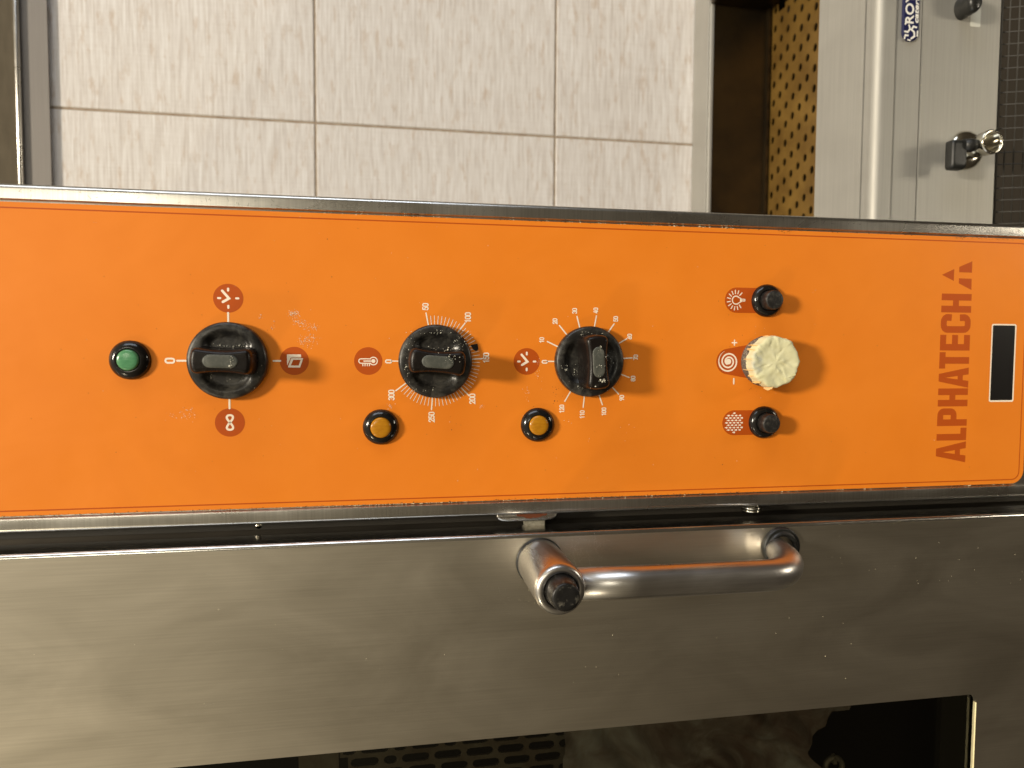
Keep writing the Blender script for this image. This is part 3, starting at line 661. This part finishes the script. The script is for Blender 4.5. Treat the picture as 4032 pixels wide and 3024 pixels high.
b = MB(); b.loft([[(92.8, -114, w), (106.6, -114, w), (106.0, -124, w), (95.0, -124, w)] for w in (-24, -13.5)], True, True); b.box(96, 106, -126, -124, -24, -14.5); obj('latch_tongue', b, 'galv', oven)
b = MB()
for v_, R_ in ((-111.2, 6.4), (-113.2, 6.0)): b.torus((252.5, v_, -10.5), R_, .8, 'v', 40, 10)
obj('latch_spring', b, 'chrome', oven)
b = MB(); b.lathe(-77, -115.2, [(2.2, -27), (2.2, -25), (1.6, -24.2), (.01, -24)], 20); obj('screw', b, 'chrome', oven)

# -- door
DW = 6.0; DE = -119.0
door_parent = oven
def door_mesh():
    b = MB(); r = 2.8; wu1 = 424.2; wv = -250.4; wu0 = -190; wv0 = -500; R = 7; T = 2.8
    hole = [(u_, v_) for u_, v_ in rrect(wu0, wu1, wv0, wv, R, 7)]
    n = len(hole)
    # matching outer ring (same count) projected to the door outline
    O = (-285, 530, -560, DE - r)
    outr = []
    for (x, y) in hole:
        cx, cy = (wu0 + wu1) / 2, (wv0 + wv) / 2; dx, dy = x - cx, y - cy
        fx = (O[1] - cx) / (wu1 - cx); fy = (O[3] - cy) / (wv - cy); fy0 = (O[2] - cy) / (wv0 - cy)
        px = cx + dx * fx; py = cy + dy * (fy if dy > 0 else fy0); outr.append((px, py))
    # snap corners of the outer ring to straight edges
    def snap(p):
        x, y = p
        x = O[1] if x > O[1] - 11 else (O[0] if x < O[0] + 11 else x); y = O[3] if y > O[3] - 11 else (O[2] if y < O[2] + 11 else y); return (x, y)
    outr = [snap(p) for p in outr]
    fs = []; vs = [(x, y, DW) for x, y in outr] + [(x, y, DW) for x, y in hole] + [(x, y, DW - T) for x, y in hole]
    for i in range(n):
        j = (i + 1) % n; fs.append((i, j, n + j, n + i)); fs.append((n + i, n + j, 2 * n + j, 2 * n + i))
    b.add(vs, fs)
    return b, O, r
b, O, r = door_mesh()
door = obj('oven_door', b, 'door', oven, (100, -300, DW))
b = MB()
prof = [(DE - r, DW - .002)] + [(DE - r + r * math.sin(math.radians(a)), DW - r + r * math.cos(math.radians(a))) for a in range(10, 91, 10)] + [(DE, -16), (DE - 1.5, -16), (DE - 1.5, DW - r), (DE - r, DW - 1.2)]
b.prism(prof, O[0], O[1], 1)
de = obj('door_edge', b, 'edge', door)
for p in de.data.polygons: p.use_smooth = len(p.vertices) == 4
try: de.data.set_sharp_from_angle(angle=math.radians(35))
except Exception: pass
b = MB(); b.box(O[0], O[1], -252, DE - 1.6, -16, -10); b.box(O[0], O[1], -560, -498, -16, -10); b.box(425.2, O[1], -498, -252, -16, -10); obj('door_back', b, 'body', door)
b = MB(); b.flat([(-200, -510), (435, -510), (435, -240), (-200, -240)], DW - 4.2); obj('door_glass', b, 'glass', door)
b = MB(); b.box(399.5, 424.0, -500, -251, DW - 9.5, DW - 4.6); obj('glass_edge_print', b, mat("grey_green_edge_print", (.035, .035, .026), .5), door)
# raw bright edge of the window cut-out
b = MB(); rnd = random.Random(31); L_ = []
for k in range(60):
    v_ = -257 - k * 4.1; L_.append((v_, 424.15 - rnd.uniform(.0, .25)))
b.loft([[(424.19, v_, DW - 2.75), (x - .3, v_, DW - 2.6), (x - .35, v_, DW - .7), (424.19, v_, DW - .12)] for v_, x in L_], True, True); obj('raw_edge', b, mat("bare_cut_edge", (.80, .72, .45), .55, .6), door)
# -- lever handle
HU, HV = 98.9, -137.4
b = MB(); b.lathe(HU, HV, [(15.4, DW - .5), (15.4, DW + 1.2), (14.6, DW + 1.3)], 64); lever_gasket = obj('handle_gasket', b, 'rubber', door, (HU, HV, DW))
b = MB(); b.lathe(HU, HV, [(14.6, DW + .5), (14.75, 30), (14.95, 57.5), (14.7, 59.3), (13.9, 60.9), (12.7, 61.8), (11.4, 62), (10.1, 61.7), (9.9, 60.8), (9.9, 50)], 96)
hub = obj('door_handle', b, 'tube', door, (HU, HV, DW))
path = [(HU + 10, -140.3, 44), (150, -140.8, 44), (200, -141.2, 44), (234, -141.2, 44)]
for a in range(10, 91, 10):
    aa = math.radians(a); path.append((234 + 25.5 * math.sin(aa), -141.2 + 4.6 * (a / 90) ** 2, 44 - 25.5 * (1 - math.cos(aa))))
path += [(261.0, -135.8, 10), (262.4, -135.5, DW - 2)]
b = MB(); b.tube(path, [9.7] * (len(path) - 5) + [9.4, 9.0, 8.4, 7.8, 7.4], 40, True); obj('lever_bar', b, 'tube', hub, (HU, HV, DW))
b = MB(); b.lathe(HU, HV, [(9.6, 55), (9.5, 61.5), (9.1, 64), (8.2, 71.2), (7.9, 72.6), (7.2, 73.3), (5, 73.3), (.01, 73.2)], 48); obj('end_plug', b, 'plug', hub, (HU, HV, DW))
b = MB(); b.lathe(265.6, -135.0, [(13.6, DW - .5), (13.6, DW + 1.8), (12.9, DW + 3.0), (12.0, DW + 3.4), (11.2, DW + 2.6), (10.6, DW + 4.4), (9.6, DW + 5.2), (8.6, DW + 4.6), (7.6, DW + 3)], 56); obj('post_bushing', b, 'rubber', door, (265.6, -135, DW))
# marks on the steel
scratches('door_scratches', [(118, 142, -140, -124, 70, 1.2, 3.0), (118, 150, -135, -123, 30, 4, 1.5), (128, 215, -139, -131, 0, 2, .6), (-150, 420, -245, -130, 60, 5, .6), (60, 84, -165, -150, 16, 1.5, 2.5), (130, 160, -195, -178, 26, 4, 1.0), (-120, 60, -235, -215, 30, 9, 1.4), (300, 430, -160, -140, 34, 6, .8)], DW + .02, door, 'lightscratch', (.045, .11))
flecks('door_specks', 'cream_dirt', [(-95, -157, .3, .3, 3), (302, -214, .3, .3, 4), (-10, -193, .3, .4, 2), (100, -180, 150, 30, 26), (380, -150, 50, 16, 24), (92, -158, 3, 4, 14), (352, -122, 50, .7, 16)], door, (.10, .28), DW - .02, .15, 12)
# -- things seen through the glass
b = MB()
SW = -78; pu, pv = 24.0, 9.4
M['slotdark'] = mat("slot_shadow_enamel", (.008, .006, .004), .6)
def slot_ring(cu, cv, hl, hh): return [(cu + s_ * (hl - hh) + hh * math.cos(math.radians(a)), cv + hh * math.sin(math.radians(a))) for s_, rng in ((1, range(-90, 91, 45)), (-1, range(90, 271, 45))) for a in rng]
for r_ in range(14):
    u_ = -31 + (0 if r_ % 2 else 6)
    k_ = 0; rnd = random.Random(r_ + 50)
    v_ = -288 - r_ * pv
    cuts = [u_]
    while cuts[-1] < 150: cuts.append(cuts[-1] + (pu if rnd.random() > .28 else pu * .55))
    for a, c_ in zip(cuts[:-1], cuts[1:]):
        ir = slot_ring((a + c_) / 2, v_, (c_ - a) / 2 - 1.7, pv / 2 - 1.6)
        cx, cy, hx, hy = (a + c_) / 2, v_, (c_ - a) / 2, pv / 2
        orr = []
        for x, y in ir:
            ex, ey = abs(x - cx), abs(y - cy); xi = hx - 1.7 - (hy - 1.6)
            orr.append((x if ex < xi + .01 else cx + math.copysign(hx, x - cx), cy if ey < .01 else cy + math.copysign(hy, y - cy)))
        n = len(ir)
        b.loft([[(x, y, SW) for x, y in orr], [(x, y, SW) for x, y in ir], [(x, y, SW - 2) for x, y in ir]], False, False)
obj('slotted_liner', b, 'slotplate', oven)
b = MB(); b.box(-60, -36, -420, -284, SW - 3, SW); b.box(-36, -31.5, -420, -284, SW - 3, SW + 2.5); obj('liner_flange', b, 'slotplate', oven)
b = MB(); nu, nv = 60, 40; vs = []; rnd = random.Random(77)
ph = [(rnd.uniform(.02, .12), rnd.uniform(.02, .12), rnd.uniform(0, 6), rnd.uniform(1.5, 5)) for _ in range(9)]
for i in range(nu):
    for j in range(nv):
        u_ = 132 + (214 + 16 * math.sin(j * .35)) * i / (nu - 1); v_ = -262 - 150 * j / (nv - 1) + 4 * math.sin(i * .4)
        w_ = -70 + sum(a * abs(math.sin(u_ * p + v_ * q + r_)) for p, q, r_, a in ph); vs.append((u_, v_, w_ - 8))
b.add(vs, [(i * nv + j, (i + 1) * nv + j, (i + 1) * nv + j + 1, i * nv + j + 1) for i in range(nu - 1) for j in range(nv - 1)], True)
tag(obj('crumpled_sheet', b, 'paper'), 'crumpled grey brown sheet inside the oven, seen dimly through the door glass', 'sheet')
b = MB(); b.torus((357, -337, -60), 7.5, 2.2, 'w', 36, 10); b.box(355.5, 358.5, -334, -327, -62, -58); tag(obj('metal_ring', b, 'galv'), 'small round metal ring inside the oven near the lower window corner', 'ring')

# ================================================================== FRYER (to the right of and below the panel)
FW = -106; FH = 410
V0, V1 = 96, 640; VB = 432          # basin's far end
fry = thing('countertop_fryer', 'grey steel countertop fryer with open oil well, drain tap and blue badge', 'fryer', (560, 300, -270))
b = MB()
b.loft([[(u_, v_, w_) for u_, w_ in [(FH, -474), (FH, -431)] + [(FH + 1 + 1.6 * math.sin(math.radians(a)), -431 + 2.2 * math.sin(math.radians(a))) for a in (30, 60, 90)] + [(FH + 6, -428.6), (FH + 6, -432), (FH + 3, -474)]] for v_ in (V0, V1)], True, True); obj('back_flange', b, 'fryer', fry)
fp = [(FH, -191), (FH, -123.8), (FH + 3, -123.8), (FH + 3, -122.6), (FH + .7, -122.6), (FH + .5, -117.5)] + [(FH + 7.2 - 7.2 * math.cos(math.radians(a)), -113.4 + 7.4 * math.sin(math.radians(a)) - (8.4 * (1 - math.sin(math.radians(a))) * .0)) for a in range(-20, 91, 10)] + [(FH + 16.2, FW), (FH + 17, FW - 1.6), (FH + 17, -192), (FH + 7, -192)]
b = MB(); b.vprism(fp, V0, V1); ff = obj('front_flange', b, 'fryer', fry)
for p in ff.data.polygons: p.use_smooth = len(p.vertices) == 4
try: ff.data.set_sharp_from_angle(angle=math.radians(30))
except Exception: pass
b = MB(); b.vprism([(FH + 17.1, FW - 2.2), (FH + 41.0, FW - .6), (FH + 41.6, FW - 2), (FH + 41.6, -140), (FH + 17.1, -140)], V0, V1); obj('badge_band', b, 'fryer', fry)
b = MB(); b.vprism([(FH + 42.3, FW), (527.4, FW), (528, FW - 1.5), (528, -150), (FH + 42.3, -150)], V0, V1); obj('front_panel', b, 'fryer', fry)
b = MB(); b.box(FH + .5, 512, V0, VB + 40, -434, -430.2); b.box(FH + 2, 512, VB, VB + 4, -430, -193); b.box(FH + 8, 512, V0, VB, -196, -193); b.box(512.2, 516, V0, VB + 4, -434, -193); obj('oil_well', b, 'basin', fry)
b = MB(); b.box(488.5, 492.0, V0, VB, -430, -424); obj('well_ledge', b, 'basin', fry)
# end wall flange on the far side of the well
b = MB(); b.box(FH - .2, FH + 6, VB + 4.2, V1, -428.4, -193); obj('end_flange', b, 'fryer', fry)
# perforated plate lying in the well
b = MB(); du, dv, sh = 14.8, 23.2, 5.8; PU = 494.5
tagp = []
for i in range(16):
    for j in range(-2, 18):
        cw_, cv_ = -419 + i * du, V0 + 6 + j * dv + (i % 4) * sh
        if cv_ < V0 + 2 or cv_ > VB - 2: continue
        cs = [(math.cos(PI * k / 8), math.sin(PI * k / 8)) for k in range(16)]
        ir = [(cw_ + 4.0 * c_, cv_ + 4.7 * q_) for c_, q_ in cs]
        orr = [(cw_ + c_ / max(abs(c_), abs(q_)) * du / 2, cv_ + q_ / max(abs(c_), abs(q_)) * dv / 2) for c_, q_ in cs]
        b.loft([[(PU, y, x) for x, y in orr], [(PU, y, x) for x, y in ir], [(PU + 1.5, y, x) for x, y in ir]], False, False)
tag(obj('perforated_plate', b, 'brass'), 'yellowish perforated metal plate lying in the open fryer well', 'plate')
b = MB(); b.box(509, 511, V0, VB, -430, -196); obj('void_shade_sheet', b, 'void', fry)  # near-black sheet painting the shade of the void below the plate's holes
# badge with raised lettering
BC = 440.2; BH = 7.6
out = arc(BC, 265.8, BH, 180, 360, 16) + [(BC + BH, 400), (BC - BH, 400)]
out = [(BC - BH, 265.8)] + arc(BC, 265.8, BH, 180, 360, 16)[1:-1] + [(BC + BH, 265.8), (BC + BH, 372), (BC - BH, 372)]
b = MB(); b.loft([[(p[0], p[1], FW - 1.4) for p in out], [(p[0], p[1], FW + .4) for p in out], [(BC + (p[0] - BC) * .9, p[1] + (.7 if p[1] < 300 else 0), FW + .9) for p in out]], True, True)
bd = obj('badge', b, 'navy', fry, (BC, 300, FW))
def word(txt, name, cu, cv, size, xs, parent, w, mt, shear=0):
    c = bpy.data.curves.new(name, 'FONT'); c.body = txt; c.size = size * .001; c.extrude = .00018; c.offset = .00012 * size / 7
    c.shear = shear; c.resolution_u = 3
    t_ = bpy.data.objects.new(name, c); COL.objects.link(t_)
    me = bpy.data.meshes.new_from_object(t_.evaluated_get(bpy.context.evaluated_depsgraph_get())); bpy.data.objects.remove(t_)
    for vx in me.vertices:
        x, y, z_ = vx.co; vx.co = (-y, x * xs, z_)
    me.materials.clear(); me.materials.append(M[mt]); o = bpy.data.objects.new(name, me); COL.objects.link(o)
    o.parent = parent; po = ORG[parent.name]; o.location = ((cu - po[0]) * .001, (cv - po[1]) * .001, (w - po[2]) * .001); ORG[o.name] = (cu, cv, w)
    bm = bmesh.new(); bm.from_mesh(me); bmesh.ops.reverse_faces(bm, faces=bm.faces); bmesh.ops.recalc_face_normals(bm, faces=bm.faces); bm.to_mesh(me); bm.free(); return o
word("ROYAL", 'badge_word', 441.9, 271.6, 11.0, 1.12, bd, FW + 1.05, 'badge_white')
word("catering", 'badge_word', 446.5, 272.6, 5.6, 1.6, bd, FW + 1.05, 'badge_white', .25)
b = MB()
for pts, wd in (([(434.0, 259.8), (434.8, 262.6), (437.2, 262.4)], 1.5), ([(434.2, 265.5), (437.0, 265.2), (439.0, 268), (438.0, 271)], 1.5), ([(440.5, 260.2), (443.4, 262.2), (443.0, 265.6), (440.4, 267.4), (442.2, 270.2), (445.0, 269.6)], 1.6), ([(446.0, 262.6), (446.2, 266.6)], 1.3), ([(434.4, 271.6), (436.2, 273.6)], 1.4), ([(437.2, 258.8), (439.6, 258.6)], 1.2)):
    b.stroke(pts, wd, FW + 1.06)
flatobj('badge_crest', b, 'badge_white', bd)
# drain tap
TPU, TPV = 497.4, 170.4
tap = None
b = MB(); b.lathe(TPU, TPV, [(16.4, FW - .4), (16.6, FW + .8), (16.0, FW + 2.4), (14.2, FW + 3.8), (11, FW + 5.0), (8, FW + 5.4)], 56)
tap = obj('drain_tap', b, 'chrome', fry, (TPU, TPV, FW))
b = MB(); b.lathe(TPU, TPV, [(8.6, FW + 4), (8.8, FW + 12), (9.2, FW + 20), (9.9, FW + 21), (10.2, FW + 28), (9.6, FW + 29.2), (8.2, FW + 29.2), (7.6, FW + 28), (7.4, FW + 10), (.01, FW + 9.5)], 44); obj('tap_spout', b, 'chrome', tap, (TPU, TPV, FW))
b = MB(); b.lathe(TPU, TPV, [(7.3, FW + 12), (7.2, FW + 11.5), (.01, FW + 11.2)], 32); obj('spout_bore', b, mat("brown_bore", (.06, .028, .012), .5), tap, (TPU, TPV, FW))
rg = rrect(466.4, 480.8, 149.0, 173.0, 2.6, 4)
b = MB(); b.loft([[(473.6 + (x - 473.6) * s_, 161 + (y - 161) * s_, w_) for x, y in rg] for s_, w_ in ((.8, FW + 12), (1, FW + 13.5), (1, FW + 19), (.9, FW + 21.2), (.7, FW + 22))], True, True, True); obj('tap_lever', b, 'rubber', tap, (TPU, TPV, FW))
b = MB(); b.tube([(478, 168.5, FW + 19), (484.5, 168.8, FW + 20), (488, 169, FW + 20)], [5.2, 5.6, 5.0], 20); obj('lever_boss', b, 'rubber', tap, (TPU, TPV, FW))
# control knob and pale sticker
b = MB(); rgs = []
for s_, w_ in ((7.4, FW - .5), (7.8, FW + 4), (7.2, FW + 7), (7.6, FW + 8), (7.4, FW + 14), (6.6, FW + 17), (4.4, FW + 18.2), (.01, FW + 18.4)):
    rgs.append([(487.5 + s_ * .86 * math.cos(2 * PI * i / 32), 288.5 + s_ * 1.22 * math.sin(2 * PI * i / 32), w_) for i in range(32)])
b.loft(rgs, False, True, True); obj('control_knob', b, 'rubber', fry, (487.5, 288.5, FW))
b = MB(); b.loft([[(p[0], p[1], w_) for p in rrect(497.6, 507.4, 275.2, 330, 1.2, 4)] for w_ in (FW - 1.0, FW + .3)], True, True); obj('label_sticker', b, 'sticker', fry)
# lower grille in a dark bay
b = MB(); b.box(528.2, 700, V0, V1, -330, -326); b.box(528.2, 533, V0, V1, -326, -151); obj('lower_bay', b, 'dark', fry)
b = MB(); b.tube([(531.8, V0, FW - 4), (531.8, V1, FW - 4)], 1.4, 10); b.tube([(535.5, V0, FW - 7), (535.5, V1, FW - 7)], 1.0, 8)
t0, t1 = math.cos(math.radians(50)), math.sin(math.radians(50))
for k in range(12): b.tube([(536 + k * 10.5 * t0, V0, FW - 9 - 0 + k * 10.5 * t1 * .35), (536 + k * 10.5 * t0, V1, FW - 9 + k * 10.5 * t1 * .35)], .65, 6)
for k in range(52):
    v_ = V0 + 4 + k * 10.4; b.tube([(533, v_, FW - 9.8), (536 + 115 * t0, v_, FW - 9.8 + 115 * t1 * .35)], .55, 6)
obj('wire_grille', b, 'wire', fry)
flecks('fryer_specks', 'cream_dirt', [(485, 250, 12, 30, 24), (470, 240, 8, 20, 10), (500, 255, 2, 2, 5)], fry, (.2, .5), FW - .4, .4, 15)
